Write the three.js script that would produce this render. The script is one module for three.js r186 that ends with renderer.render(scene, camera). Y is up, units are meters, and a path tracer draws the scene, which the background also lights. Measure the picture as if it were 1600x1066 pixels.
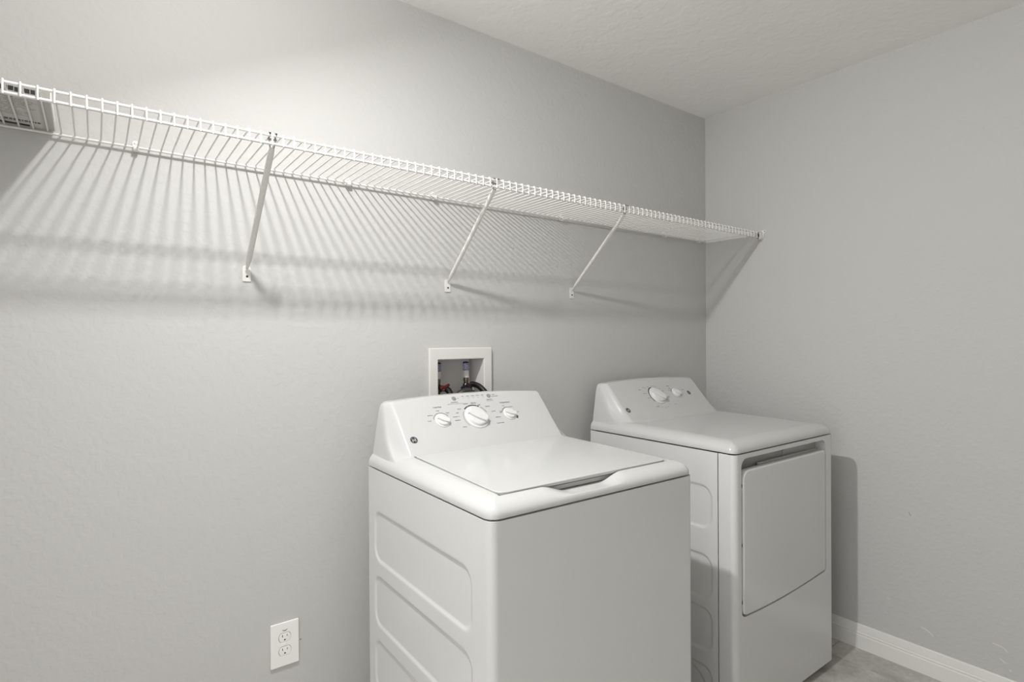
import * as THREE from 'three';
import { mergeGeometries, toCreasedNormals } from 'three/addons/utils/BufferGeometryUtils.js';
import { RectAreaLightUniformsLib } from 'three/addons/lights/RectAreaLightUniformsLib.js';
import { RoundedBoxGeometry } from 'three/addons/geometries/RoundedBoxGeometry.js';

// ------------------------------------------------------------------ camera, light, exposure
const scene = new THREE.Scene();
scene.background = new THREE.Color(0.97, 0.98, 1.0).multiplyScalar(2.1);   // even daylight, set to light the room through the unseen left doorway
const camera = new THREE.PerspectiveCamera(62.793, 1600 / 1066, 0.02, 30);
camera.position.set(-2.55686, 1.3, 1.73431);
camera.up.set(0.0071300, 0.9999745, 0.0003511);
camera.lookAt(-2.55686 + 0.59771804, 1.3 - 0.00398039, 1.73431 - 0.80169651);
scene.add(camera);
const renderer = new THREE.WebGLRenderer({ antialias: true });
renderer.toneMapping = THREE.LinearToneMapping;
renderer.toneMappingExposure = 1.3;
renderer.shadowMap.enabled = true;
const LAMP = { at: [-2.33, 2.322, 0.745], size: [0.09, 0.022], nits: 2830, bare: 0.6, aim: [0.42, -0.84, 0.32], color: 0xffffff };   // unseen ceiling bulb, aim and strength chosen to balance the walls
const ROOM = { x0: -3.45, x1: 0, z0: 0, z1: 2.25, h: 2.44, t: 0.12 };

// ------------------------------------------------------------------ helpers
const rng = (seed) => () => { seed |= 0; seed = seed + 0x6D2B79F5 | 0; let t = Math.imul(seed ^ seed >>> 15, 1 | seed); t = t + Math.imul(t ^ t >>> 7, 61 | t) ^ t; return ((t ^ t >>> 14) >>> 0) / 4294967296; };
const used = {};
function numbered(n) { const k = used[n] = (used[n] ?? -1) + 1; return k ? `${n}_${String(k).padStart(3, '0')}` : n; }
function finish(o) { o.traverse((m) => { if (m.isMesh) { m.castShadow = true; m.receiveShadow = true; } }); return o; }
function obj(name, geo, mat, parent) {
  const g = Array.isArray(geo) ? merge(geo) : geo;
  const m = new THREE.Mesh(g, mat); m.name = parent ? name : numbered(name);
  (parent || scene).add(m); m.castShadow = m.receiveShadow = true; return m;
}
function tag(o, label, category, group) { o.userData = { label, category }; if (group) o.userData.group = group; return o; }
function thing(name, label, category, [x, y, z] = [0, 0, 0], turn = 0, group) {
  const o = new THREE.Group(); o.name = numbered(name); scene.add(o);
  o.position.set(x, y, z); o.rotation.y = turn; return tag(o, label, category, group);
}
function struct(name, geo, mat, parent) { const m = obj(name, geo, mat, parent); m.userData = { kind: 'structure' }; return m; }
function merge(list) {
  const gs = list.map((g) => { const n = g.index ? g.toNonIndexed() : g; for (const k of Object.keys(n.attributes)) if (!['position', 'normal', 'uv'].includes(k)) n.deleteAttribute(k); if (!n.attributes.uv) n.setAttribute('uv', new THREE.Float32BufferAttribute(new Float32Array(n.attributes.position.count * 2), 2)); return n; });
  return gs.length > 1 ? mergeGeometries(gs) : gs[0];
}
const bx = (w, h, d, x, y, z, r = 0) => (r ? new RoundedBoxGeometry(w, h, d, 2, r) : new THREE.BoxGeometry(w, h, d)).translate(x, y, z);
const creased = (g, a) => toCreasedNormals(g.scale(1e4, 1e4, 1e4), a).scale(1e-4, 1e-4, 1e-4);   // that helper joins vertices closer than 0.01
const V = (x, y, z) => new THREE.Vector3(x, y, z);
const ss = (a, b, x) => { const t = Math.min(1, Math.max(0, (x - a) / (b - a))); return t * t * (3 - 2 * t); };
const lerp = (a, b, t) => a + (b - a) * t;
const smin = (a, b, k) => { const h = Math.max(0, k - Math.abs(a - b)) / k; return Math.min(a, b) - h * h * k / 4; };
const smax = (a, b, k) => -smin(-a, -b, k);
// uv in metres, along the two axes the face lies in
function metric(g, s = 1) {
  g = g.index ? g.toNonIndexed() : g; g.computeVertexNormals();
  const p = g.attributes.position, n = g.attributes.normal, uv = new Float32Array(p.count * 2);
  for (let i = 0; i < p.count; i++) {
    const a = Math.abs(n.getX(i)), b = Math.abs(n.getY(i)), c = Math.abs(n.getZ(i));
    const [u, v] = b > a && b > c ? [p.getX(i), p.getZ(i)] : a > c ? [p.getZ(i), p.getY(i)] : [p.getX(i), p.getY(i)];
    uv[2 * i] = u / s; uv[2 * i + 1] = v / s;
  }
  g.setAttribute('uv', new THREE.BufferAttribute(uv, 2)); return g;
}
function tube(pts, r, seg = 8, rad = 8, closed = false, tension = 0.5) { return new THREE.TubeGeometry(new THREE.CatmullRomCurve3(pts, closed, 'catmullrom', tension), seg, r, rad, closed); }
function rod(a, b, r, rad = 8) {
  const d = b.clone().sub(a), g = new THREE.CylinderGeometry(r, r, d.length(), rad, 1);
  g.applyQuaternion(new THREE.Quaternion().setFromUnitVectors(V(0, 1, 0), d.clone().normalize()));
  return g.translate((a.x + b.x) / 2, (a.y + b.y) / 2, (a.z + b.z) / 2);
}
function rrect(x0, y0, x1, y1, r) {   // r: one radius, or [bottom left, bottom right, top right, top left]
  const [a, b, c, d] = Array.isArray(r) ? r : [r, r, r, r], s = new THREE.Shape();
  s.moveTo(x0 + a, y0); s.lineTo(x1 - b, y0); s.absarc(x1 - b, y0 + b, b, -Math.PI / 2, 0);
  s.lineTo(x1, y1 - c); s.absarc(x1 - c, y1 - c, c, 0, Math.PI / 2);
  s.lineTo(x0 + d, y1); s.absarc(x0 + d, y1 - d, d, Math.PI / 2, Math.PI);
  s.lineTo(x0, y0 + a); s.absarc(x0 + a, y0 + a, a, Math.PI, Math.PI * 1.5); return s;
}
function extrude(shape, depth, bevel = 0, seg = 2, curve = 10) {
  return new THREE.ExtrudeGeometry(shape, { depth: depth - 2 * bevel, bevelEnabled: bevel > 0, bevelSize: bevel, bevelThickness: bevel, bevelOffset: -bevel, bevelSegments: seg, curveSegments: curve }).translate(0, 0, bevel);
}

// ------------------------------------------------------------------ procedural textures
function noiseTile(n, cell, seed) {      // tileable value noise, n pixels a side, cell pixels per knot
  const k = n / cell, r = rng(seed), g = Float32Array.from({ length: k * k }, r), out = new Float32Array(n * n);
  for (let y = 0; y < n; y++) for (let x = 0; x < n; x++) {
    const fx = x / cell, fy = y / cell, ix = fx | 0, iy = fy | 0, u = ss(0, 1, fx - ix), v = ss(0, 1, fy - iy);
    const at = (a, b) => g[((b + k) % k) * k + (a + k) % k];
    out[y * n + x] = lerp(lerp(at(ix, iy), at(ix + 1, iy), u), lerp(at(ix, iy + 1), at(ix + 1, iy + 1), u), v);
  }
  return out;
}
function dataTex(n, fn, srgb) {
  const d = new Uint8Array(n * n * 4);
  for (let i = 0; i < n * n; i++) { const c = fn(i); for (let k = 0; k < 3; k++) d[4 * i + k] = Math.max(0, Math.min(255, Math.round(255 * (c.length ? c[k] : c)))); d[4 * i + 3] = 255; }
  const t = new THREE.DataTexture(d, n, n, THREE.RGBAFormat); t.wrapS = t.wrapT = THREE.RepeatWrapping; t.magFilter = THREE.LinearFilter; t.minFilter = THREE.LinearMipmapLinearFilter; t.generateMipmaps = true;
  if (srgb) t.colorSpace = THREE.SRGBColorSpace; t.needsUpdate = true; return t;
}
const N = 512;
const peelA = noiseTile(N, 8, 11), peelB = noiseTile(N, 16, 12), peelC = noiseTile(N, 4, 13), slow = noiseTile(N, 64, 14), mid = noiseTile(N, 32, 15);
const peel = dataTex(N, (i) => 0.55 * ss(0.35, 0.75, peelB[i]) + 0.35 * peelA[i] + 0.1 * peelC[i]); peel.repeat.set(1 / 0.36, 1 / 0.36);
const knock = dataTex(N, (i) => 0.6 * ss(0.45, 0.7, mid[i] * 0.6 + peelB[i] * 0.4) + 0.3 * peelA[i] + 0.1 * peelC[i]); knock.repeat.set(1 / 0.55, 1 / 0.55);
const tileMap = dataTex(N, (i) => { const v = 0.86 + 0.16 * (slow[i] - 0.5) + 0.12 * (mid[i] - 0.5) + 0.07 * (peelA[i] - 0.5) + 0.05 * (peelC[i] - 0.5); return [v, v * 0.99, v * 0.975]; }, true); tileMap.repeat.set(1 / 0.9, 1 / 0.9);

function canvasTex(w, h, draw) {
  const c = document.createElement('canvas'); c.width = w; c.height = h; draw(c.getContext('2d'), w, h);
  const t = new THREE.CanvasTexture(c); t.colorSpace = THREE.SRGBColorSpace; return t;
}

// ------------------------------------------------------------------ materials
const std = (color, roughness, o = {}) => new THREE.MeshStandardMaterial({ color, roughness, ...o });
const M = {
  wall: std(0xc6c5c2, 0.75, { bumpMap: peel, bumpScale: 0.0005 }),
  ceiling: std(0xf8f7f4, 0.9, { bumpMap: knock, bumpScale: 0.0008 }),
  trim: std(0xe9e8e3, 0.4),
  grout: std(0x8b8781, 0.9),
  tile: std(0xe0deda, 0.45, { map: tileMap }),
  wire: std(0xe4e3df, 0.35),
  plastic: std(0xe4e3df, 0.4),
  enamel: std(0xdadad8, 0.14),
  cover: std(0xc8c8c6, 0.12),
  knob: std(0xdcdcda, 0.3),
  button: std(0x8f8f8d, 0.35),
  dark: std(0x161616, 0.6),
  black: std(0x0b0b0b, 0.35),
  rubber: std(0x070708, 0.5),
  hoseGrey: std(0x35342f, 0.5),
  brass: std(0x75695a, 0.3, { metalness: 1 }),
  chrome: std(0xcfcdc8, 0.2, { metalness: 1 }),
  steel: std(0xa3a29e, 0.35, { metalness: 0.9 }),
  blue: std(0x141c3c, 0.45),
  red: std(0x5a1614, 0.45),
  boxPlastic: std(0xdedcd8, 0.5),
  outlet: std(0xf4f3ef, 0.35),
};

// ------------------------------------------------------------------ the room
{
  const { x0, x1, z0, z1, h, t } = ROOM;
  // back wall with the opening of the washer's supply box
  const s = new THREE.Shape([[x0 - t, -0.1], [x1 + t, -0.1], [x1 + t, h + 0.1], [x0 - t, h + 0.1]].map(([a, b]) => new THREE.Vector2(a, b)));
  s.holes.push(new THREE.Path([[-1.603, 1.024], [-1.603, 1.236], [-1.395, 1.236], [-1.395, 1.024]].map(([a, b]) => new THREE.Vector2(a, b))));
  struct('wall_back', metric(new THREE.ExtrudeGeometry(s, { depth: t, bevelEnabled: false }).translate(0, 0, -t)), M.wall);
  const wall = (name, w, hh, d, x, y, z, m) => struct(name, metric(bx(w, hh, d, x, y, z)), m);
  // right wall, with an unseen opening to a dark closet, placed to darken this corner
  const cr = { a: 1.62, b: 2.2, h: 2.06 }, g = new THREE.Shape([[0, -0.1], [-cr.a, -0.1], [-cr.a, cr.h], [-cr.b, cr.h], [-cr.b, -0.1], [-z1, -0.1], [-z1, h + 0.1], [0, h + 0.1]].map(([a, b]) => new THREE.Vector2(a, b)));
  struct('wall_right', metric(new THREE.ExtrudeGeometry(g, { depth: t, bevelEnabled: false }).rotateY(Math.PI / 2).translate(x1, 0, 0)), M.wall);
  struct('unseen_wall_closet', [bx(0.1, 2.5, 1.4, x1 + t + 1.05, 1.2, 1.9), bx(1.1, 2.5, 0.1, x1 + t + 0.55, 1.2, 1.25), bx(1.1, 2.5, 0.1, x1 + t + 0.55, 1.2, 2.55), bx(1.1, 0.1, 1.4, x1 + t + 0.55, 2.4, 1.9), bx(1.1, 0.1, 1.4, x1 + t + 0.55, -0.06, 1.9)], M.wall);  // closet out of view, left dark to dim the light near the dryer
  wall('unseen_wall_front', x1 - x0 + 2 * t, h + 0.2, t, (x0 + x1) / 2, h / 2, z1 + t / 2, M.wall);  // out of view, stood close to bounce light onto the washer front
  struct('trim_2', [bx(0.015, cr.h + 0.05, 0.05, x1 - 0.0085, cr.h / 2 + 0.025, cr.a - 0.025, 0.004), bx(0.015, 0.06, cr.b - cr.a + 0.05, x1 - 0.0085, cr.h + 0.022, (cr.a + cr.b) / 2 - 0.025, 0.004)], M.trim);  // casing of the unseen closet opening
  // left wall, with an unseen doorway left of the camera, placed to let daylight in
  const dr = { a: 1.15, b: 2.13, h: 2.06 }, f = new THREE.Shape([[0, -0.1], [-dr.a, -0.1], [-dr.a, dr.h], [-dr.b, dr.h], [-dr.b, -0.1], [-z1, -0.1], [-z1, h + 0.1], [0, h + 0.1]].map(([a, b]) => new THREE.Vector2(a, b)));
  struct('wall_left', metric(new THREE.ExtrudeGeometry(f, { depth: t, bevelEnabled: false }).rotateY(Math.PI / 2).translate(x0 - t, 0, 0)), M.wall);
  const mx = x0 - t / 2;
  struct('trim_1', [bx(t + 0.02, dr.h, 0.02, mx, dr.h / 2, dr.a + 0.01), bx(t + 0.02, dr.h, 0.02, mx, dr.h / 2, dr.b - 0.01), bx(t + 0.02, 0.02, dr.b - dr.a, mx, dr.h - 0.01, (dr.a + dr.b) / 2),
    bx(0.015, dr.h + 0.05, 0.06, x0 + 0.0085, dr.h / 2 + 0.025, dr.a - 0.022, 0.004), bx(0.015, dr.h + 0.05, 0.06, x0 + 0.0085, dr.h / 2 + 0.025, dr.b + 0.022, 0.004), bx(0.015, 0.06, dr.b - dr.a + 0.104, x0 + 0.0085, dr.h + 0.022, (dr.a + dr.b) / 2, 0.004)], M.trim);  // lining and casing of the unseen daylight doorway
  struct('unseen_ground', bx(5, 0.1, 8, x0 - t - 2.5, -0.06, 1.2), std(0xe4e2dd, 0.9));  // out of view, pale so daylight bounces up to the ceiling
  wall('ceiling', x1 - x0, t, z1, (x0 + x1) / 2, h + t / 2, z1 / 2, M.ceiling);
  const floor = struct('floor', bx(x1 - x0, 0.1, z1, (x0 + x1) / 2, -0.0515, z1 / 2), M.grout);
  const wr = scene.getObjectByName('wall_right'), pale = std(0xe2e0da, 0.8), grey = std(0x8c8a85, 0.8);
  for (const [m, r, ...pts] of [[pale, 0.0013, [0.175, 0.945], [0.167, 0.968], [0.153, 0.985]], [pale, 0.0011, [0.205, 1.16], [0.2, 1.19], [0.188, 1.202]], [pale, 0.0012, [0.16, 1.18], [0.148, 1.195]], [pale, 0.0016, [0.132, 1.207], [0.126, 1.21]], [grey, 0.0012, [0.61, 0.905], [0.596, 0.912]], [pale, 0.001, [0.245, 0.83], [0.24, 0.838]]])
    obj('scuff', tube(pts.map(([y, z]) => V(0, y, z)), r, 12, 6).scale(0.3, 1, 1), m, wr);
  obj('nick', new THREE.SphereGeometry(0.0022, 10, 6).scale(1.3, 1, 0.3).translate(-2.0665, 0.397, 0), grey, scene.getObjectByName('wall_back'));
  // floor tiles, 0.457 m with 3 mm joints; one joint runs out past the dryer's right front corner
  const P = 0.457, r = rng(5);
  for (let i = -1; i < 8; i++) for (let j = -1; j < 5; j++) {
    const a = Math.max(x0 + 0.002, -0.145 - i * P - P + 0.0015), b = Math.min(x1 - 0.002, -0.145 - i * P - 0.0015);
    const c = Math.max(z0 + 0.002, 0.655 + (j - 1) * P + 0.0015), d = Math.min(z1 - 0.002, 0.655 + j * P - 0.0015);
    if (b - a < 0.02 || d - c < 0.02) continue;
    const g = bx(b - a, 0.008, d - c, (a + b) / 2, -0.004, (c + d) / 2, 0.0012), uv = g.attributes.uv, p = g.attributes.position, ou = r(), ov = r();
    for (let k = 0; k < uv.count; k++) uv.setXY(k, p.getX(k) + ou, p.getZ(k) + ov);
    obj('tile', g, M.tile, floor);
  }
  // baseboards
  const prof = [[0, 0], [0.0135, 0], [0.0135, 0.0005], [0.0135, 0.054], [0.0128, 0.0562], [0.011, 0.0578], [0.011, 0.0594], [0.0122, 0.0612], [0.0122, 0.0655], [0.0096, 0.068], [0.0096, 0.0695], [0.0085, 0.08], [0.0065, 0.0965], [0.005, 0.099], [0, 0.099]];
  const base = (name, len, turn, x, z) => {
    const g = new THREE.ExtrudeGeometry(new THREE.Shape(prof.map(([a, b]) => new THREE.Vector2(a, b))), { depth: len, bevelEnabled: false });
    g.rotateY(turn).translate(x, 0.0002, z); struct(name, creased(g, 0.3), M.trim);
  };
  base('baseboard_right', cr.a - 0.07, Math.PI, -0.0004, cr.a - 0.055);
  base('baseboard_back', x1 - x0 - 0.03, -Math.PI / 2, x1 - 0.015, 0.0004);
  base('baseboard_left', dr.a - 0.07, 0, x0 + 0.0004, 0.015);
  base('baseboard_front', x1 - x0 - 0.03, Math.PI / 2, x0 + 0.015, z1 - 0.0004);
}

// ------------------------------------------------------------------ ceiling fixture out of view: bulb on a round pan, aimed to the right
{
  const at = V(...LAMP.at), n = V(...LAMP.aim).normalize();
  const t = thing('unseen_ceiling_light', 'unseen white round ceiling fixture with one lit bulb, lighting the room', 'ceiling light', [at.x, ROOM.h, at.z]);
  obj('pan', new THREE.LatheGeometry([[0.0001, -0.024], [0.03, -0.024], [0.055, -0.016], [0.062, -0.006], [0.062, 0], [0.0001, 0]].map(([a, b]) => new THREE.Vector2(a, b)), 40), M.trim, t);
  obj('socket', new THREE.CylinderGeometry(0.017, 0.021, 0.072, 24).translate(0, -0.055, 0), M.plastic, t);
  obj('bulb', new THREE.SphereGeometry(0.03, 28, 18).translate(0, at.y - ROOM.h, 0), std(0xffffff, 0.5, { emissive: new THREE.Color(LAMP.color), emissiveIntensity: 5 }), t);
  RectAreaLightUniformsLib.init();
  const p = new THREE.PointLight(LAMP.color, LAMP.bare); p.position.copy(at); p.castShadow = true; p.shadow.radius = 1.0; p.shadow.mapSize.set(2048, 2048); p.shadow.bias = -0.0005; scene.add(p);
  const l = new THREE.RectAreaLight(LAMP.color, LAMP.nits, LAMP.size[0], LAMP.size[1]); l.position.copy(at); l.lookAt(at.clone().add(n)); scene.add(l);  // beam turned off the near wall to even out its brightness
}

// ------------------------------------------------------------------ wire shelf
const SH = { y: 1.795, z: 0.305, lip: 0.0202, x0: -3.44, x1: -0.012 };
{
  const t = thing('wire_shelf', 'long white ventilated wire shelf along the back wall', 'shelf', [0, SH.y, 0]);
  const L = (y, z, r) => rod(V(SH.x0, y, z), V(SH.x1, y, z), r, 10);
  obj('front_rail', L(0, SH.z, 0.0031), M.wire, t);
  obj('lip_rail', L(-SH.lip, SH.z, 0.0031), M.wire, t);
  obj('middle_rail', L(-0.0005, 0.244, 0.0031), M.wire, t);
  obj('back_rail', L(0, 0.0135, 0.0031), M.wire, t);
  const r = 0.00195, y = 0.0048, zb = SH.z + 0.0048;
  const path = [V(0, y, 0.004), V(0, y, 0.15), V(0, y, zb - 0.006), V(0, y - 0.0008, zb - 0.0025), V(0, y - 0.0025, zb - 0.0008), V(0, y - 0.006, zb), V(0, -SH.lip - 0.004, zb)];
  const cp = new THREE.CurvePath(); for (let i = 1; i < path.length; i++) cp.add(new THREE.LineCurve3(path[i - 1], path[i]));
  // rings at the path's own corners
  const wire = (() => {
    const pos = [], nor = [], idx = [], K = 7;
    path.forEach((p, i) => {
      const a = path[Math.max(0, i - 1)], b = path[Math.min(path.length - 1, i + 1)], d = b.clone().sub(a).normalize(), n = V(1, 0, 0), m = new THREE.Vector3().crossVectors(d, n);
      for (let k = 0; k < K; k++) { const w = 2 * Math.PI * k / K, v = n.clone().multiplyScalar(Math.cos(w)).addScaledVector(m, Math.sin(w)); nor.push(v.x, v.y, v.z); pos.push(p.x + v.x * r, p.y + v.y * r, p.z + v.z * r); }
      if (i) for (let k = 0; k < K; k++) { const p0 = (i - 1) * K + k, p1 = (i - 1) * K + (k + 1) % K; idx.push(p0, p1, p0 + K, p1, p1 + K, p0 + K); }
    });
    const g = new THREE.BufferGeometry(); g.setAttribute('position', new THREE.Float32BufferAttribute(pos, 3)); g.setAttribute('normal', new THREE.Float32BufferAttribute(nor, 3)); g.setIndex(idx); return g;
  })();
  for (let k = -29; k < 105; k++) { const x = -2.6946 + k * 0.02545; if (x > SH.x0 && x < SH.x1) obj('wire', wire, M.wire, t).position.x = x; }
}
// wall clips that hold the back rail
{
  const spots = [[-2.4701, 'white plastic shelf clip on the back rail, the one nearest the flat carton'], [-1.9133, 'white plastic shelf clip on the back rail midway between the left and middle braces'],
    [-1.6068, 'white plastic shelf clip on the back rail just left of the middle brace'], [-1.0099, 'white plastic shelf clip on the back rail just left of the right-hand brace'],
    [-0.3484, 'white plastic shelf clip on the back rail, second from the room corner'], [-0.0762, 'white plastic shelf clip on the back rail, the last before the room corner']];
  let proto;
  for (const [x, label] of spots) {
    let t;
    if (!proto) {
      t = proto = thing('shelf_clip', label, 'clip', [0, 0, 0], 0, 'plastic clips on the back rail of the shelf');
      const body = new THREE.Shape(); body.absarc(0, 0.0105, 0.0062, 0, Math.PI); body.lineTo(-0.0048, -0.006); body.lineTo(0.0048, -0.006); body.closePath();
      const hook = new THREE.Shape(); hook.absarc(0, 0, 0.0078, -Math.PI * 0.98, Math.PI * 0.2, false); hook.absarc(0, 0, 0.0042, Math.PI * 0.2, -Math.PI * 0.98, true);
      obj('clip_body', [extrude(body, 0.004, 0.0008), extrude(hook, 0.0094, 0.0006).translate(0, 0, -0.0047).rotateY(-Math.PI / 2).translate(0, 0, 0.0135)], M.plastic, t);
      obj('screw_head', new THREE.SphereGeometry(0.0036, 14, 8, 0, 6.3, 0, 1.57).rotateX(Math.PI / 2).translate(0, 0.0108, 0.0038), M.plastic, t);
    } else { t = proto.clone(); t.name = numbered('shelf_clip'); scene.add(t); t.userData = { ...proto.userData, label }; }
    t.position.set(x, SH.y - 0.001, 0.0004); t.scale.set(1.25, 1.25, 1);
  }
}
// diagonal braces
{
  const spots = [[-2.209, 'left diagonal white shelf brace, the one nearest the flat carton'], [-1.55, 'middle diagonal white shelf brace, above the washer supply box'], [-0.9515, 'right diagonal white shelf brace, the one nearest the room corner']];
  let proto;
  for (const [x, label] of spots) {
    let t;
    if (!proto) {
      t = proto = thing('shelf_brace', label, 'shelf brace', [0, 0, 0], 0, 'diagonal braces under the wire shelf');
      // pressed steel strut: flat at the wall, half round along its length
      const A = V(0, 1.503, 0.006), B = V(0, SH.y - 0.026, 0.2955), d = B.clone().sub(A), n = V(0, d.z, -d.y).normalize().negate(), pos = [], idx = [], R = 26, K = 14;
      for (let i = 0; i <= R; i++) {
        const f = i / R, w = 0.0078 * lerp(0.45, 1, ss(0, 0.09, f)) * lerp(1, 0.75, ss(0.96, 1, f)), h = 0.0058 * lerp(0.3, 1, ss(0, 0.1, f));
        const c = A.clone().addScaledVector(d, f);
        for (let k = 0; k < K; k++) { const a = 2 * Math.PI * k / K, u = Math.sign(Math.cos(a)) * Math.abs(Math.cos(a)) ** 0.8 * w, v = Math.sin(a) * h; pos.push(c.x + u, c.y + n.y * v, c.z + n.z * v); }
        if (i) for (let k = 0; k < K; k++) { const p = (i - 1) * K + k, q = (i - 1) * K + (k + 1) % K; idx.push(p, q, p + K, q, q + K, p + K); }
      }
      for (const e of [0, R]) for (let k = 1; k < K - 1; k++) idx.push(...(e ? [e * K, e * K + k, e * K + k + 1] : [0, k + 1, k]));
      const g = new THREE.BufferGeometry(); g.setAttribute('position', new THREE.Float32BufferAttribute(pos, 3)); g.setIndex(idx); g.computeVertexNormals();
      obj('strut', g, M.wire, t);
      obj('foot_plate', extrude(rrect(-0.0112, 1.468, 0.0112, 1.513, [0.002, 0.002, 0.008, 0.008]), 0.003, 0.0008), M.wire, t);
      obj('screw_hole', new THREE.CylinderGeometry(0.0032, 0.0032, 0.0012, 16).rotateX(Math.PI / 2).translate(0.0008, 1.4825, 0.0032), M.dark, t);
      const hk = [-0.007, 0.007].map((x) => tube([V(x * 0.5, SH.y - 0.03, 0.2945), V(x, SH.y - 0.012, 0.2978), V(x, SH.y + 0.002, 0.2984), V(x, SH.y + 0.0058, 0.3035), V(x, SH.y + 0.003, 0.3101)], 0.002, 16, 8));
      obj('hook', [...hk, rod(V(-0.0105, SH.y - 0.0075, 0.2965), V(0.0105, SH.y - 0.0075, 0.2965), 0.0026)], M.steel, t);
    } else { t = proto.clone(); t.name = numbered('shelf_brace'); scene.add(t); t.userData = { ...proto.userData, label }; }
    t.position.x = x;
    t.position.z = 0.0006;
  }
}
// end bracket on the right wall
{
  const t = thing('shelf_end_bracket', 'white end bracket on the right wall holding the shelf front rails', 'bracket', [0, SH.y, SH.z]);
  const plate = new THREE.Shape(); plate.moveTo(-0.022, -0.03); plate.lineTo(0.006, -0.03); plate.lineTo(0.0145, -0.002); plate.lineTo(0.0235, 0.002); plate.absarc(0.019, 0.0085, 0.0075, -0.6, Math.PI * 0.55); plate.lineTo(-0.022, 0.011); plate.closePath();
  obj('plate', extrude(plate, 0.003, 0.0008).rotateY(-Math.PI / 2).translate(-0.0006, 0, 0), M.plastic, t);
  const c = rrect(-0.0125, -0.029, 0.0085, 0.0085, 0.005); c.holes.push(rrect(-0.0095, -0.026, 0.0055, 0.0055, 0.003));
  obj('cup', extrude(c, 0.026, 0.0006).rotateY(-Math.PI / 2).translate(-0.003, 0, 0), M.plastic, t);
  obj('socket', bx(0.002, 0.029, 0.013, -0.006, -0.01, -0.002), M.dark, t);  // dark plate stands in for the shade inside the hollow cup
  obj('screw_head', new THREE.SphereGeometry(0.0036, 14, 8, 0, 6.3, 0, 1.57).rotateZ(Math.PI / 2).translate(-0.0034, 0.0085, 0.019), M.steel, t);
}

// ------------------------------------------------------------------ flat carton lying on the shelf
{
  const W = 0.34, D = 0.205, Hh = 0.027, t = thing('flat_carton', 'flat white printed carton lying on the left end of the wire shelf', 'carton', [-2.7995, SH.y + 0.0075, 0.0125], 0.012);
  const paper = std(0xe7e6e2, 0.55);
  const bars = (x, y0, y1, w, h, r, dens, c) => { x.fillStyle = c; for (let px = 0; px < w;) { const l = 3 + r() * 9; if (r() < dens) x.fillRect(y0 + px, y1, l, h); px += l + 2; } };
  const under = canvasTex(1024, 620, (x, w, h) => {        // the specification panel on the underside: rows of print too small to read
    x.fillStyle = '#b9b8b4'; x.fillRect(0, 0, w, h);  // grey base carries the shade under the white carton
    x.fillStyle = '#c4c3bf'; x.fillRect(0, 0, w * 0.935, h);
    const r = rng(9);
    for (let k = 0; k < 22; k++) bars(x, 30, 20 + k * 17, w * 0.9 * (0.85 + 0.15 * r()), 7, r, 0.8, '#777671');
    for (let px = w * 0.7; px < w * 0.92;) { const l = 6 + r() * 16; x.fillStyle = '#1c1b1a'; x.fillRect(px, 480, l, 30); px += l + 5; }
    for (let px = w * 0.74; px < w * 0.88;) { const l = 4 + r() * 9; x.fillStyle = '#55534f'; x.fillRect(px, 520, l, 10); px += l + 4; }
    x.fillStyle = '#171616'; x.fillRect(0, 566, w * 0.87, 44);
  });
  const front = canvasTex(1024, 128, (x, w, h) => {
    x.fillStyle = '#97968f'; x.fillRect(0, 0, w, h); const r = rng(4);  // base greyer than the body, shading of the front face painted in
    for (let px = w * 0.25; px < w * 0.92;) { const l = 10 + r() * 16; x.fillStyle = '#141414'; x.fillRect(px, 40 + r() * 6, l, 52); px += l + 4; }
  });
  obj('carton_body', bx(W, Hh, D, 0, Hh / 2, D / 2, 0.0015), paper, t);
  const u = new THREE.PlaneGeometry(W - 0.004, D - 0.004).rotateX(Math.PI / 2).translate(0, -0.0003, D / 2);
  obj('shaded_underside_print', u, std(0xffffff, 0.55, { map: under }), t);
  obj('shaded_front_print', new THREE.PlaneGeometry(W - 0.004, Hh - 0.004).translate(0, Hh / 2, D + 0.0003), std(0xffffff, 0.55, { map: front }), t);
}

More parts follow.
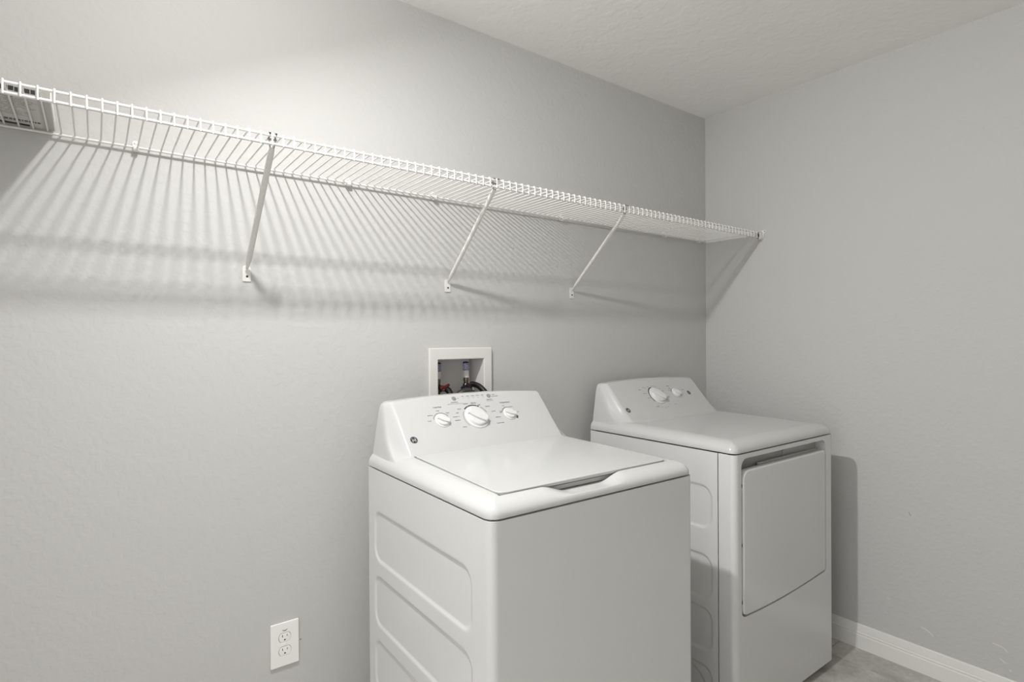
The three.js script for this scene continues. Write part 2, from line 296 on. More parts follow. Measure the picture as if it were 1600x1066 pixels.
// ------------------------------------------------------------------ washer supply box in the wall
{
  const t = thing('washer_supply_box', 'white recessed wall box with water valves behind the washing machine', 'supply box', [0, 0, 0]);
  const X0 = -1.5955, X1 = -1.4025, Y0 = 1.031, Y1 = 1.2275;
  const fr = rrect(-1.6295, 0.995, -1.3665, 1.269, 0.004); fr.holes.push(rrect(X0, Y0, X1, Y1, 0.002));
  obj('frame', extrude(fr, 0.0115, 0.003).translate(0, 0, 0.0004), M.boxPlastic, t);
  const d = 0.092, w = 0.0025, cx = (X0 + X1) / 2, cy = (Y0 + Y1) / 2;
  obj('housing', [bx(X1 - X0 + 2 * w, Y1 - Y0 + 2 * w, w, cx, cy, -d), bx(w, Y1 - Y0 + 2 * w, d, X0 - w / 2, cy, -d / 2), bx(w, Y1 - Y0 + 2 * w, d, X1 + w / 2, cy, -d / 2), bx(X1 - X0, w, d, cx, Y1 + w / 2, -d / 2), bx(X1 - X0, w, d, cx, Y0 - w / 2, -d / 2)], M.boxPlastic, t);
  const sleeve = canvasTex(256, 256, (x) => {
    x.fillStyle = '#c9cad6'; x.fillRect(0, 0, 256, 256); x.fillStyle = '#23307a'; x.fillRect(0, 0, 256, 16); x.fillRect(0, 118, 256, 14);
    const r = rng(3); for (let row = 0; row < 4; row++) for (let p = 0; p < 256;) { const l = 6 + r() * 18; x.fillRect(p, 26 + row * 23, l, 14); p += l + 7; }
    x.fillStyle = '#dcdad4'; x.fillRect(0, 132, 256, 124);
  });
  const sl = std(0xffffff, 0.4, { map: sleeve });
  for (const [x, handle, side, label] of [[-1.5655, M.red, 1, 'valve with red handle'], [-1.4463, M.blue, -1, 'valve with blue handle']]) {
    const v = new THREE.Group(); v.name = 'valve'; v.position.set(x, 0.0042, -0.045); v.userData.label = label; t.add(v);
    obj('arrestor', new THREE.CylinderGeometry(0.0118, 0.0118, 0.056, 24, 1).translate(0, 1.1805, 0), sl, v);
    obj('arrestor_cap', new THREE.SphereGeometry(0.0118, 20, 8, 0, 6.3, 0, 1.57).scale(1, 0.35, 1).translate(0, 1.2085, 0), M.blue, v);
    obj('neck', [new THREE.CylinderGeometry(0.0085, 0.0105, 0.009, 20).translate(0, 1.148, 0), new THREE.CylinderGeometry(0.0095, 0.0095, 0.006, 6).translate(0, 1.1415, 0)], M.brass, v);
    obj('valve_body', [new THREE.CylinderGeometry(0.0085, 0.0085, 0.07, 20).translate(0, 1.103, 0), new THREE.SphereGeometry(0.0125, 20, 14).translate(0, 1.123, 0), new THREE.CylinderGeometry(0.0075, 0.0075, 0.03, 16).rotateX(Math.PI / 2).translate(0, 1.123, 0.012), new THREE.CylinderGeometry(0.0125, 0.0125, 0.01, 6).translate(0, 1.072, 0), new THREE.CylinderGeometry(0.011, 0.011, 0.04, 16).translate(0, 1.048, 0)], M.brass, v);
    obj('coupling', new THREE.CylinderGeometry(0.0122, 0.0122, 0.016, 10).rotateZ(Math.PI / 2).translate(side < 0 ? 0.021 : 0.012, side < 0 ? 1.1235 : 1.116, 0.014), M.chrome, v);
    const lever = extrude(rrect(-0.006, -0.0055, side < 0 ? 0.026 : 0.034, 0.0055, 0.005), 0.006, 0.002).rotateY(side < 0 ? Math.PI : 0).rotateZ(side < 0 ? 0.45 : 0.4).translate(0, side < 0 ? 1.1235 : 1.119, side < 0 ? 0.006 : 0.026);
    obj('handle', [lever, new THREE.CylinderGeometry(0.0085, 0.0085, 0.012, 16).rotateX(Math.PI / 2).translate(0, 1.123, 0.012)], handle, v);
  }
  tag(obj('fill_hose', tube([V(-1.553, 1.1215, -0.031), V(-1.545, 1.122, -0.028), V(-1.5345, 1.114, -0.022), V(-1.531, 1.095, -0.012), V(-1.532, 1.06, 0.01), V(-1.535, 1.02, 0.035), V(-1.54, 0.94, 0.06), V(-1.55, 0.7, 0.075), V(-1.56, 0.45, 0.08)], 0.0115, 60, 12), M.rubber),
    'black rubber hose curling from the valve with the red handle', 'hose', 'black fill hoses');
  tag(obj('fill_hose', tube([V(-1.436, 1.1305, -0.031), V(-1.429, 1.132, -0.024), V(-1.4205, 1.1275, -0.004), V(-1.415, 1.117, 0.014), V(-1.408, 1.1, 0.03), V(-1.4, 1.06, 0.05), V(-1.392, 0.98, 0.065), V(-1.392, 0.7, 0.075), V(-1.4, 0.45, 0.08)], 0.0105, 60, 12), M.rubber),
    'black rubber hose curving right and down from the valve with the blue handle', 'hose', 'black fill hoses');
  tag(obj('drain_hose', tube([V(-1.43, 0.5, 0.095), V(-1.43, 0.85, 0.07), V(-1.43, 1.01, 0.038), V(-1.432, 1.068, 0.012), V(-1.44, 1.096, -0.004), V(-1.458, 1.1085, -0.011), V(-1.482, 1.105, -0.014), V(-1.503, 1.085, -0.022), V(-1.51, 1.04, -0.034)], 0.0125, 60, 14), M.hoseGrey),
    'dark grey drain hose arching below the valve with the blue handle', 'hose');
}

// ------------------------------------------------------------------ wall outlet
{
  const t = thing('wall_outlet', 'white duplex wall outlet on the back wall left of the washing machine', 'outlet', [-2.1131, 0.4005, 0.0005]);
  const p = rrect(-0.0402, -0.0645, 0.0402, 0.0645, 0.003);
  const hole = (y) => { const s = new THREE.Path(); s.absarc(0, y, 0.0176, -0.86, 0.86); s.absarc(0, y, 0.0176, Math.PI - 0.86, Math.PI + 0.86); s.closePath(); return s; };
  p.holes.push(hole(0.0198), hole(-0.0198));
  obj('cover_plate', extrude(p, 0.0062, 0.0022, 3, 12), M.outlet, t);
  for (const y of [0.0198, -0.0198]) {
    const f = new THREE.Shape(); f.absarc(0, 0, 0.0168, -0.84, 0.84); f.absarc(0, 0, 0.0168, Math.PI - 0.84, Math.PI + 0.84); f.closePath();
    const sl = (x0, y0, x1, y1, r) => f.holes.push(rrect(x0, y0, x1, y1, r));
    sl(-0.0077, 0.0005, -0.0056, 0.0083, 0.0004); sl(0.0056, 0.0013, 0.0077, 0.0076, 0.0004); sl(-0.0026, -0.0098, 0.0026, -0.0048, 0.0022);
    const r = obj('receptacle', extrude(f, 0.0064, 0.0006, 1, 10), M.outlet, t); r.position.y = y;
    obj('slots', [bx(0.0034, 0.0095, 0.0006, -0.0067, 0.0044, 0.0038), bx(0.0034, 0.008, 0.0006, 0.0067, 0.0044, 0.0038), bx(0.0066, 0.0062, 0.0006, 0, -0.0073, 0.0038)], M.dark, r);
  }
  obj('screw_head', new THREE.SphereGeometry(0.003, 14, 8, 0, 6.3, 0, 1.57).scale(1, 1, 1).rotateX(Math.PI / 2).scale(1, 1, 0.4).translate(0, 0, 0.006), M.outlet, t);
  const cr = new THREE.Shape(); cr.absarc(0, 0.0465, 0.008, -Math.PI * 0.86, -Math.PI * 0.14); cr.absarc(0, 0.0515, 0.0098, -Math.PI * 0.24, -Math.PI * 0.76, true);
  obj('dent', extrude(cr, 0.0005).translate(0, 0, 0.0060), std(0x9b9994, 0.6), t);  // flat grey crescent paints the shade of a small dent
}

// ------------------------------------------------------------------ the two appliances
const A = { hw: 0.34025, D: 0.657, seam: 0.918, r: 0.028 };
const FACE = { top: V(0, 1.1165, 0.035), bottom: V(0, 0.968, 0.172) };          // slope of the control panel, in the appliance's own frame
const FN = V(0, 0.137, 0.1485).normalize(), FD = V(0, -0.1485, 0.137).normalize();   // its normal, and down along it
const onFace = (x, v, off = 0) => V(x, FACE.top.y, FACE.top.z).addScaledVector(FD, v).addScaledVector(FN, off);
const lidY = (z) => lerp(0.968, 0.961, (z - 0.172) / 0.44), lidW = (z) => lerp(0.272, 0.2855, (z - 0.172) / 0.44);

function topHeight(x, z, washer) {
  const s = A.hw - Math.abs(x), yr = 0.926;
  // deck with rounded edges
  const yt = lidY(z) - (washer ? 0.0025 : 0.002);
  const qx = s - A.r, qz = A.D - z - A.r;
  const d = (qx < 0 && qz < 0) ? A.r - Math.hypot(qx, qz) : Math.min(s, A.D - z);
  const a = 0.056, e = 1 - Math.min(1, Math.max(0, d) / a);
  let y = yr + (yt - yr) * Math.sqrt(1 - e * e);
  // sloped control panel with bevelled ends
  const shift = 0.055 * (1 - ss(0.018, 0.062, s));
  const line = 1.1165 - (z + shift - 0.035) * (0.1485 / 0.137);
  const side = 0.931 + (s - 0.010) / 0.155;
  const arc = 1.1203 - 0.008 * (x / 0.26) ** 2 - 0.05 * (1 - ss(0.0, 0.07, s)) ** 2;
  const k = lerp(0.075, washer ? 0.006 : 0.038, ss(0.02, 0.07, s));
  const c = smin(smin(smax(line, yt - lerp(0.02, washer ? 0.006 : 0.003, ss(0.02, 0.085, s)), k), arc, 0.012), side, 0.03);
  if (s > 0.0095 && z < 0.3) y = smax(y, c, 0.004 * ss(0.0095, 0.03, s) * ss(0.3, 0.25, z) + 0.0002);
  if (washer) {
    // well the lid lies in
    const wl = lidW(z) + 0.0032;
    if (Math.abs(x) < wl && z > 0.173 && z < 0.6145) y = Math.min(y, lidY(z) - 0.022);
    // hand hold in the front edge
    const B = ss(-0.175, -0.088, x) * (1 - ss(0.008, 0.095, x)), f = 0.9375;
    if (z > 0.58) y = lerp(y, Math.min(y, f), B);
  }
  return y;
}
function makeTop(washer) {
  const xs = [], zs = [];
  { const e = []; for (let s = 0; s < 0.0899; s += s < 0.02 ? 0.001 : 0.0025) e.push(s); for (const s of e) xs.push(-A.hw + s, A.hw - s); for (let x = -0.245; x <= 0.2451; x += 0.005) xs.push(x); }
  const add = (a, b, st) => { for (let z = a; z < b - 1e-6; z += st) zs.push(z); };
  add(0, 0.22, 0.003); add(0.22, 0.57, 0.012); add(0.57, 0.62, 0.0025); add(0.62, A.D - 0.0061, 0.0015); add(A.D - 0.006, A.D, 0.0006); zs.push(A.D);
  if (washer) zs.push(0.1728, 0.1732, 0.6143, 0.6147);
  xs.sort((a, b) => a - b); zs.sort((a, b) => a - b);
  const pos = [], idx = [], nx = xs.length, nz = zs.length;
  const yb = 0.9222;
  const half = (z) => z < A.D - A.r ? A.hw : A.hw - A.r + Math.sqrt(Math.max(0, A.r ** 2 - (z - A.D + A.r) ** 2));
  for (const z of zs) {
    const h = half(z);
    for (const x of xs) {
      let X = x * h / A.hw;
      if (washer && z > 0.167 && z < 0.62) {   // grid lines follow the slightly splayed lid well
        const w = lidW(z) + 0.0032, g = 0.2752, ax = Math.abs(x);
        if (ax > 0.2 && ax < 0.335) { const m = ax < g ? 0.2 + (ax - 0.2) / (g - 0.2) * (w - 0.2) : w + (ax - g) / (0.335 - g) * (0.335 - w); X = Math.sign(x) * m; }
      }
      pos.push(X, topHeight(X, z, washer), z);
    }
  }
  for (let j = 0; j < nz - 1; j++) for (let i = 0; i < nx - 1; i++) { const a = j * nx + i; idx.push(a, a + nx, a + 1, a + 1, a + nx, a + nx + 1); }
  const g = new THREE.BufferGeometry(); g.setAttribute('position', new THREE.Float32BufferAttribute(pos, 3)); g.setIndex(idx);
  // skirt round the edge and a return under it
  const ring = []; for (let i = 0; i < nx; i++) ring.push(i); for (let j = 1; j < nz; j++) ring.push(j * nx + nx - 1); for (let i = nx - 2; i >= 0; i--) ring.push((nz - 1) * nx + i); for (let j = nz - 2; j > 0; j--) ring.push(j * nx);
  const sp = [], si = [];
  ring.forEach((r, k) => {
    const x = pos[3 * r], y = pos[3 * r + 1], z = pos[3 * r + 2];
    sp.push(x, y, z, x, yb, z, x * 0.94, yb, lerp(0.328, z, 0.94));
    const n = (k + 1) % ring.length; for (const o of [0, 1]) si.push(3 * k + o, 3 * n + o, 3 * k + o + 1, 3 * n + o, 3 * n + o + 1, 3 * k + o + 1);
  });
  const s = new THREE.BufferGeometry(); s.setAttribute('position', new THREE.Float32BufferAttribute(sp, 3)); s.setIndex(si);
  return creased(merge([g, s]), 0.6);
}
// sheet metal wrapped round the given outline [x, z, nx, nz], with pressed-in panels on the left side
function wrap(path, ys, dent) {
  const pos = [], idx = [], n = ys.length;
  path.forEach(([x, z, nx, nz], i) => {
    for (const y of ys) { const q = nx < -0.99 ? dent(z, y) : 0; pos.push(x - nx * q, y, z - nz * q); }
    if (i) for (let j = 0; j < n - 1; j++) { const a = (i - 1) * n + j; idx.push(a, a + n, a + 1, a + 1, a + n, a + n + 1); }
  });
  const g = new THREE.BufferGeometry(); g.setAttribute('position', new THREE.Float32BufferAttribute(pos, 3)); g.setIndex(idx); g.computeVertexNormals(); return g;
}
const sdf = (z, y, [z0, y0, z1, y1, r]) => { const a = Math.abs(z - (z0 + z1) / 2) - (z1 - z0) / 2 + r, b = Math.abs(y - (y0 + y1) / 2) - (y1 - y0) / 2 + r; return Math.hypot(Math.max(a, 0), Math.max(b, 0)) + Math.min(0, Math.max(a, b)) - r; };
const denter = (rects) => (z, y) => { let q = 0; for (const r of rects) { const t = ss(0.004, -0.004, sdf(z, y, r)); q += (r[5] ?? 0.0035) * t; } return q; };
const steps = (a, b, st) => { const n = Math.max(1, Math.round((b - a) / st)); return Array.from({ length: n + 1 }, (_, i) => lerp(a, b, i / n)); };
function corner(side, r, from, to, n = 8) {   // quarter round at the front corner; side -1 is left
  return steps(from, to, (to - from) / n).map((f) => { const a = f * Math.PI / 2, nx = side * Math.cos(a), nz = Math.sin(a); return [side * (A.hw - r) + nx * r, A.D - r + nz * r, nx, nz]; });
}
function outlineShape(z0, r) {
  const s = new THREE.Shape(); s.moveTo(-A.hw, -z0); s.lineTo(A.hw, -z0); s.lineTo(A.hw, -(A.D - r)); s.absarc(A.hw - r, -(A.D - r), r, 0, -Math.PI / 2, true); s.lineTo(-(A.hw - r), -A.D); s.absarc(-(A.hw - r), -(A.D - r), r, -Math.PI / 2, -Math.PI, true); s.closePath(); return s;
}
const Y0 = 0.031, Y1 = 0.9178;
const feet = (t) => { for (const [x, z] of [[-0.28, 0.06], [0.28, 0.06], [-0.28, 0.56], [0.28, 0.56]]) obj('foot', [new THREE.CylinderGeometry(0.012, 0.012, 0.03, 16).translate(x, 0.024, z), new THREE.CylinderGeometry(0.022, 0.025, 0.01, 20).translate(x, 0.0055, z)], M.rubber, t); };
const faceTurn = new THREE.Matrix4().makeBasis(V(1, 0, 0), FD.clone().negate(), FN);
function onPanel(o, x, v, off = 0) { o.applyMatrix4(new THREE.Matrix4().multiplyMatrices(new THREE.Matrix4().setPosition(onFace(x, v, off)), faceTurn)); return o; }
// rotary knob: skirt, domed dial and a raised grip bar
function knob(parent, x, v, R, turn) {
  const k = new THREE.Group(); k.name = 'control_knob'; parent.add(k); onPanel(k, x, v, 0.0004);
  const pr = [[0.0001, 0.0115], [0.6, 0.0115], [0.74, 0.0105], [0.8, 0.0085], [0.84, 0.004], [0.86, 0.003], [0.97, 0.0022], [1, 0.0012], [1, 0]].map(([a, b]) => new THREE.Vector2(a * R, b * (R / 0.04) ** 0.5));
  obj('dial', new THREE.LatheGeometry(pr.reverse(), 48).rotateX(Math.PI / 2), M.knob, k);
  const h = 0.0195 * (R / 0.04) ** 0.6, gs = new THREE.Shape(), L = 0.78 * R, w = 0.36 * R;
  gs.moveTo(-L, -w * 0.75); gs.quadraticCurveTo(0, -w * 1.25, L, -w * 0.75); gs.quadraticCurveTo(L * 1.06, 0, L, w * 0.75); gs.quadraticCurveTo(0, w * 1.25, -L, w * 0.75); gs.quadraticCurveTo(-L * 1.06, 0, -L, -w * 0.75);
  obj('grip', extrude(gs, h, 0.0035 * R / 0.04, 3, 10).rotateZ(turn), M.knob, k);
  return k;
}
// printed lettering of a control panel, on clear film over the panel
const PW = 0.56, PH = 0.184, CW = 2048, CH = Math.round(CW * PH / PW), PX = CW / PW;
function lettering(parent, EX, xm, draw) {
  const map = canvasTex(CW, CH, (c) => {
    c.clearRect(0, 0, CW, CH); c.textAlign = 'center'; c.textBaseline = 'middle';
    const X0 = (x) => (x + PW / 2) * PX, Y = (v) => (v - 0.002) * PX;
    const T = (s, x, v, mm = 4, bold = true, col = '#4a4a4c') => { c.fillStyle = col; c.font = `${bold ? 'bold ' : ''}${mm * 1.55 * PX / 1000}px sans-serif`; c.fillText(s, X(x), Y(v)); }, X = X0;
    const arc = (x, v, r, a0, a1, mm, col) => { c.strokeStyle = col; c.lineWidth = mm * PX / 1000; c.lineCap = 'butt'; c.beginPath(); c.arc(X(x), Y(v), r * PX, a0, a1); c.stroke(); };
    const dot = (x, v, mm, col) => { c.fillStyle = col; c.beginPath(); c.arc(X(x), Y(v), mm * PX / 1000, 0, 6.3); c.fill(); };
    draw((s, x, v, ...r) => T(s, xm(x), v * 1.057, ...r), (x, v, ...r) => arc(xm(x), v, ...r), (x, v, ...r) => dot(xm(x), v * 1.057, ...r));
    // black round emblem with a white monogram at the left
    const ex = X(EX), ey = Y(0.149), er = 0.0115 * PX;
    c.fillStyle = '#0d0d0d'; c.beginPath(); c.arc(ex, ey, er, 0, 6.3); c.fill();
    c.strokeStyle = '#b9b9b7'; c.lineWidth = er * 0.05; c.beginPath(); c.arc(ex, ey, er * 0.82, 0, 6.3); c.stroke();
    for (let k = 0; k < 4; k++) { const a = Math.PI / 4 + k * Math.PI / 2; c.lineWidth = er * 0.09; c.beginPath(); c.arc(ex + Math.cos(a) * er * 0.68, ey + Math.sin(a) * er * 0.68, er * 0.17, a + 1.6, a + 5.6); c.stroke(); }
    c.fillStyle = '#f2f2f0'; c.font = `italic bold ${er * 0.8}px serif`; c.fillText('GE', ex, ey + er * 0.04);
  });
  map.magFilter = THREE.LinearFilter;
  const g = new THREE.PlaneGeometry(PW, PH).translate(0, -PH / 2, 0).applyMatrix4(new THREE.Matrix4().multiplyMatrices(new THREE.Matrix4().setPosition(onFace(0, 0.002, 0.00045)), faceTurn));
  const m = obj('panel_lettering', g, std(0xffffff, 0.3, { map, transparent: true }), parent); m.castShadow = false; return m;
}
const KN = { v: 0.0925 };

// washing machine
{
  const t = thing('washing_machine', 'white top-loading washing machine with three control knobs, left of the dryer', 'washer', [-1.55862, 0, 0.12773], -0.0094);
  const rects = [0.6555, 0.467, 0.2785, 0.09].map((y) => [0.046, y, 0.579, y + 0.14, 0.036]);
  const r = 0.02, path = [...steps(0, A.D - r, 0.004).map((z) => [-A.hw, z, -1, 0]), ...corner(-1, r, 0, 1).slice(1), ...steps(-(A.hw - r), A.hw - r, 0.1).slice(1).map((x) => [x, A.D, 0, 1]), ...corner(1, r, 1, 0).slice(1), [A.hw, 0, 1, 0]];
  const ys = steps(Y0, Y1, 0.004);
  obj('cabinet', [wrap(path, ys, denter(rects)), new THREE.ShapeGeometry(outlineShape(0, r), 8).rotateX(-Math.PI / 2).translate(0, Y1, 0), new THREE.ShapeGeometry(outlineShape(0, r), 8).rotateX(-Math.PI / 2).translate(0, Y0, 0), new THREE.PlaneGeometry(2 * A.hw, Y1 - Y0).rotateY(Math.PI).translate(0, (Y0 + Y1) / 2, 0)], M.enamel, t);
  obj('dark_seam_filler', bx(2 * A.hw - 0.03, 0.0065, A.D - 0.03, 0, 0.9206, A.D / 2), M.dark, t);  // dark sheet in place of the shade within the open seam
  obj('top_cover', makeTop(true), M.cover, t);
  // lid
  const ls = new THREE.Shape(), zr = 0.1745, zf = 0.6125, wr = 0.272, wf = 0.2855, R = 0.03, q = 0.01;
  const Z = (z) => -z; ls.moveTo(-wr + q, Z(zr)); ls.lineTo(wr - q, Z(zr)); ls.quadraticCurveTo(wr, Z(zr), wr, Z(zr + q)); ls.lineTo(wf, Z(zf - R)); ls.quadraticCurveTo(wf, Z(zf), wf - R, Z(zf)); ls.lineTo(-wf + R, Z(zf)); ls.quadraticCurveTo(-wf, Z(zf), -wf, Z(zf - R)); ls.lineTo(-wr, Z(zr + q)); ls.quadraticCurveTo(-wr, Z(zr), -wr + q, Z(zr));
  const lid = extrude(ls, 0.0085, 0.0018, 3, 10).rotateX(-Math.PI / 2), tilt = Math.atan2(0.007, 0.44);
  lid.translate(0, 0, -zr).rotateX(tilt).translate(0, 0.968 - 0.0075, zr);
  obj('lid', lid, M.cover, t);
  obj('tub_rim', bx(0.30, 0.011, 0.012, -0.04, 0.9447, 0.5985, 0.002), std(0xb9b9b6, 0.4), t);
  knob(t, -0.14, KN.v, 0.0245, -0.5); knob(t, -0.015, KN.v, 0.0425, -0.62); knob(t, 0.1155, KN.v, 0.0235, -0.42);
  for (const [x, v] of [[-0.069, 0.0125], [0.066, 0.0118]]) { const b = obj('button', new THREE.LatheGeometry([[0.0001, 0.0022], [0.0062, 0.0022], [0.0074, 0.0012], [0.0076, 0]].reverse().map(([a, c]) => new THREE.Vector2(a, c)), 24).rotateX(Math.PI / 2), M.button, t); onPanel(b, x, v, 0.0003); }
  lettering(t, -0.2565, (x) => -0.14 + (x + 0.138) * 1.026, (T, arc, dot) => {
    const g = '#1e1e20', l = '#6c6c6c';
    T('Load Size', -0.1385, 0.039, 4.3, true, g); T('Temperature', 0.113, 0.042, 4.3, true, g); T('Colors', -0.036, 0.035, 4, true, g); T('Whites', -0.006, 0.0345, 4, true, g);
    T('Deep Rinse', -0.072, 0.0258, 3.2, true, g); T('Add before or during the wash', -0.072, 0.0318, 2.6, false, l); T('Deep Fill', 0.059, 0.0255, 3.2, true, g); T('Press any time', 0.06, 0.0305, 2.6, false, l);
    ['Fill', 'Soak', 'Wash', 'Rinse', 'Spin'].forEach((s, i) => { T(s, -0.034 + i * 0.0187, 0.006, 3, true, l); dot(-0.034 + i * 0.0187, 0.0135, 1.1, l); }); dot(-0.053, 0.0125, 1.4, l);
    T('Start', 0.084, 0.0075, 3, true, l); T('Lid Locked', 0.087, 0.0145, 3, true, l); dot(0.073, 0.0078, 1, l); dot(0.0725, 0.0146, 1, l);
    arc(-0.138, KN.v, 0.029, -2.9, -0.55, 1.6, l); T('Small', -0.181, 0.085, 3, true, l); T('Medium', -0.172, 0.066, 3, true, l); T('Large', -0.142, 0.0515, 3, true, l); T('Super', -0.111, 0.062, 3, true, l); T('Precise Fill', -0.086, 0.079, 3, false, l);
    arc(-0.016, KN.v, 0.0475, -2.33, -1.95, 3.4, '#0c0c0c'); arc(-0.016, KN.v, 0.0475, -1.92, -1.2, 3.4, '#0c0c0c'); arc(-0.016, KN.v, 0.0475, -1.17, -1.02, 3.4, '#0c0c0c'); arc(-0.016, KN.v, 0.0475, -0.9, -0.35, 1.6, l); arc(-0.016, KN.v, 0.0475, 2.5, 3.75, 2.6, '#a6a6a5');
    T('Heavy', -0.066, 0.052, 3, true, g); T('Light', -0.078, 0.0655, 3, true, g); T('Normal', -0.092, 0.079, 3, false, l); T('Medium', -0.087, 0.092, 3, true, g); T('Heavy', -0.073, 0.117, 3, true, g);
    T('Light', 0.0115, 0.043, 3, true, g); T('Medium', 0.041, 0.0515, 3, true, g); T('Casuals', 0.054, 0.072, 3, true, g); T('Delicates', 0.062, 0.095, 3, true, g); T('Drain & Spin', 0.06, 0.117, 3.2, true, g);
    arc(0.111, KN.v, 0.028, -2.75, -1.2, 1.8, l); T('Tap', 0.08, 0.075, 3, true, g); T('Cold', 0.0795, 0.0795, 3, true, g); T('Cool', 0.101, 0.0545, 3, true, l); T('Warm', 0.129, 0.0615, 3, true, l); T('Hot', 0.1475, 0.083, 3, true, l); arc(0.111, KN.v, 0.0295, 0.35, 0.75, 5, '#4c4c4c');
  });
  feet(t);
}

// dryer
{
  const t = thing('dryer', 'white front-loading clothes dryer with wide drop-down door, in the room corner', 'dryer', [-0.56659, 0, 0.06545], -0.0035);
  const rects = [[0.1, 0.6575, 0.5695, 0.799, 0.04], [0.1, 0.4176, 0.5695, 0.5645, 0.04], [0.1, 0.2416, 0.5695, 0.3842, 0.04], [0.1, 0.05, 0.5695, 0.1885, 0.04, 0.0028], [0.31, -0.02, 0.553, 0.172, 0.09, 0.0025]];
  const ys = steps(Y0, Y1, 0.004), zs = 0.5935, sw = steps(0, zs, 0.004);
  obj('cabinet', [wrap(sw.map((z) => [-A.hw, z, -1, 0]), ys, denter(rects)), bx(0.0012, Y1 - Y0, zs, A.hw - 0.0006, (Y0 + Y1) / 2, zs / 2), bx(2 * A.hw - 0.004, Y1 - Y0 - 0.002, 0.0012, 0, (Y0 + Y1) / 2, 0.001), bx(2 * A.hw - 0.004, 0.0012, zs, 0, Y1 - 0.002, zs / 2), bx(2 * A.hw - 0.004, 0.0012, zs, 0, Y0 + 0.002, zs / 2), bx(2 * A.hw - 0.012, Y1 - Y0 - 0.006, 0.003, 0, (Y0 + Y1) / 2, 0.589)], M.enamel, t);
  // front panel with the door opening, wrapped round both corners
  const r = 0.02, z1 = 0.5965, OX0 = -0.3045, OX1 = 0.2805, OY0 = 0.3795, OY1 = 0.9025;
  const opening = (o, rr) => { const s = new THREE.Shape(), x0 = OX0 - o, x1 = OX1 + o, y0 = OY0 - o, y1 = OY1 + o; s.moveTo(x0 + rr, y0 + 0.002); s.quadraticCurveTo(-0.05, y0 - 0.0105, x1 - 0.012, y0 + 0.0125); s.quadraticCurveTo(x1, y0 + 0.0135, x1, y0 + 0.03); s.lineTo(x1, y1 - rr); s.absarc(x1 - rr, y1 - rr, rr, 0, Math.PI / 2); s.lineTo(x0 + rr, y1); s.absarc(x0 + rr, y1 - rr, rr, Math.PI / 2, Math.PI); s.lineTo(x0, y0 + rr); s.quadraticCurveTo(x0, y0 + 0.001, x0 + rr, y0 + 0.002); return s; };
  const fs = rrect(-(A.hw - r), Y0, A.hw - r, Y1, 0.0001); fs.holes.push(opening(0, 0.03));
  const strip = (s) => wrap([[s * A.hw, z1, s, 0], ...corner(s, r, 0, 1)][s < 0 ? 'slice' : 'reverse'](), [Y0, Y1], () => 0);
  obj('front_panel', [extrude(fs, 0.045, 0, 0, 12).translate(0, 0, A.D - 0.045), strip(-1), strip(1), bx(0.004, Y1 - Y0, 0.03, -A.hw + 0.004, (Y0 + Y1) / 2, z1 + 0.017)], M.enamel, t);
  obj('shaded_door_recess', [bx(OX1 - OX0 + 0.02, OY1 - OY0 + 0.03, 0.003, (OX0 + OX1) / 2, (OY0 + OY1) / 2, A.D - 0.046), bx(0.24, 0.07, 0.007, 0.155, 0.871, A.D - 0.042, 0.002)], std(0xb4b4b1, 0.35), t);  // greyer than the enamel, so the recess shade is in its colour
  // door skin and the inner frame behind it
  const door = new THREE.Group(); door.name = 'door'; t.add(door);
  const ds = new THREE.Shape(), x0 = -0.2945, x1 = 0.2765, y0 = 0.3835, y1 = 0.8635;
  ds.moveTo(x0 + 0.03, y0 + 0.001); ds.quadraticCurveTo(-0.055, y0 - 0.0115, x1 - 0.012, y0 + 0.0125); ds.quadraticCurveTo(x1, y0 + 0.0135, x1, y0 + 0.03); ds.lineTo(x1, y1 - 0.014); ds.absarc(x1 - 0.014, y1 - 0.014, 0.014, 0, Math.PI / 2); ds.lineTo(x0 + 0.034, y1); ds.absarc(x0 + 0.034, y1 - 0.034, 0.034, Math.PI / 2, Math.PI); ds.lineTo(x0, y0 + 0.03); ds.quadraticCurveTo(x0, y0, x0 + 0.03, y0 + 0.001);
  obj('door_skin', creased(extrude(ds, 0.024, 0.0065, 4, 14).translate(0, 0, A.D - 0.0225), 0.6), M.enamel, door);
  obj('inner_frame', bx(0.41, 0.46, 0.012, 0.052, 0.6375, A.D - 0.029, 0.003), std(0xbdbdba, 0.4), door);
  for (const y of [0.814, 0.62, 0.432]) obj('dark_mark', bx(0.006, 0.012, 0.01, -0.2995, y, A.D - 0.006, 0.002), M.black, door);  // three small dark marks along the left gap of the door
  obj('dark_seam_filler', bx(2 * A.hw - 0.03, 0.0065, A.D - 0.03, 0, 0.9206, A.D / 2), M.dark, t);  // shade of the gap below the cover, as a dark sheet
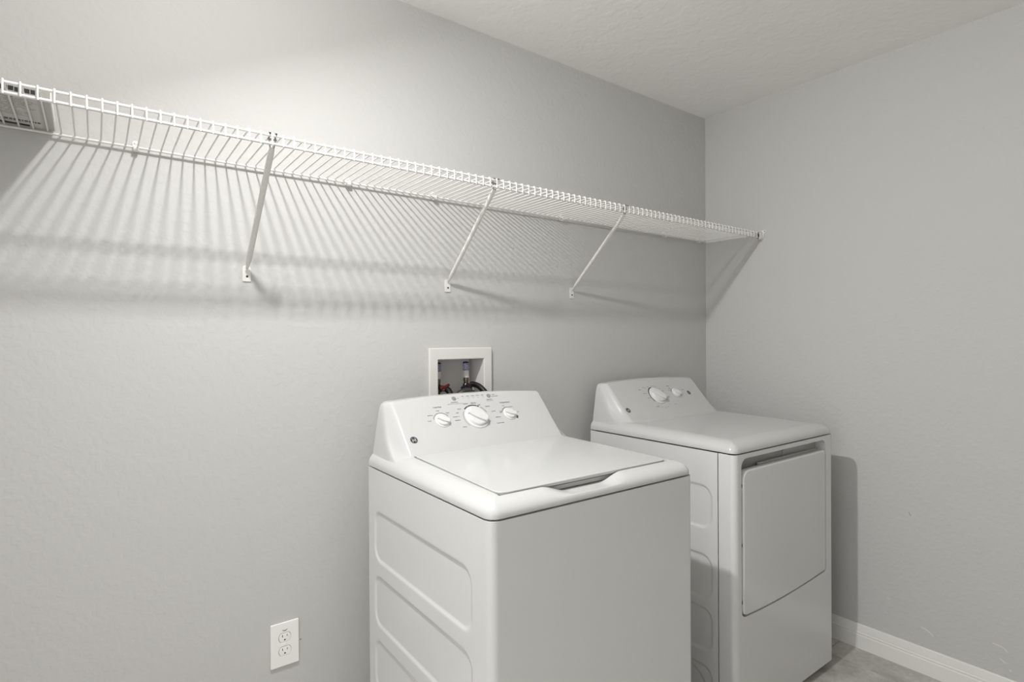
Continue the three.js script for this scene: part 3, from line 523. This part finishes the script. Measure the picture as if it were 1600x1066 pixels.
  obj('top_cover', makeTop(false), M.cover, t);
  knob(t, -0.03, KN.v, 0.0425, -0.75); knob(t, 0.103, KN.v - 0.005, 0.024, -0.7);
  const b = obj('button', new THREE.LatheGeometry([[0.0001, 0.002], [0.008, 0.002], [0.0102, 0.0012], [0.0106, 0]].reverse().map(([a, c]) => new THREE.Vector2(a, c)), 24).rotateX(Math.PI / 2), std(0x6f6f6e, 0.35), t); onPanel(b, 0.19, 0.092, 0.0003);
  lettering(t, -0.261, (x) => -0.03 + (x + 0.022) * 1.02, (T, arc, dot) => {
    const g = '#1e1e20', l = '#5e5e5e', k = KN.v, c = -0.022;
    arc(c, k, 0.047, -3.75, -1.75, 4, '#0c0c0c');
    T('Cottons', -0.106, 0.051, 3.2, true, g); T('More Dry', -0.09, 0.071, 3.2, true, g); T('Less Dry', -0.083, 0.094, 3.2, true, g); T('Optional', -0.075, 0.0405, 3, false, l); T('Dry', -0.068, 0.046, 3, false, l); T('Damp', -0.047, 0.0395, 3, false, l); T('Easy Care', -0.017, 0.0375, 3, false, l);
    T('Delicates', -0.066, 0.14, 3.2, true, g); T('Off', 0.002, 0.0415, 3, true, g); T('Air', 0.022, 0.053, 3, true, l); T('Fluff', 0.03, 0.0665, 3, true, l);
    ['80', '70', '60', '50', '40', '30', '20'].forEach((s, i) => { const a = 2.3 - i * 0.36; T(s, c + Math.cos(a) * 0.0565, k + Math.sin(a) * 0.0565, 3, true, l); }); T('Minutes', 0.055, 0.137, 3, false, l); T('Timed', 0.043, 0.098, 3.2, true, g);
    T('Temp', 0.083, 0.044, 4, true, g); T('High', 0.083, 0.0565, 3, true, g); T('Med', 0.073, 0.0665, 3, true, g); arc(0.1085, k - 0.005, 0.028, -2.9, -2.2, 2, g);
    T('Start', 0.166, 0.069, 3.4, true, g);
  });
  feet(t);
}

scene.traverse((o) => { if (o.isMesh && o.name !== 'bulb' && o.name !== 'panel_lettering') { o.castShadow = true; o.receiveShadow = true; } });
renderer.render(scene, camera);
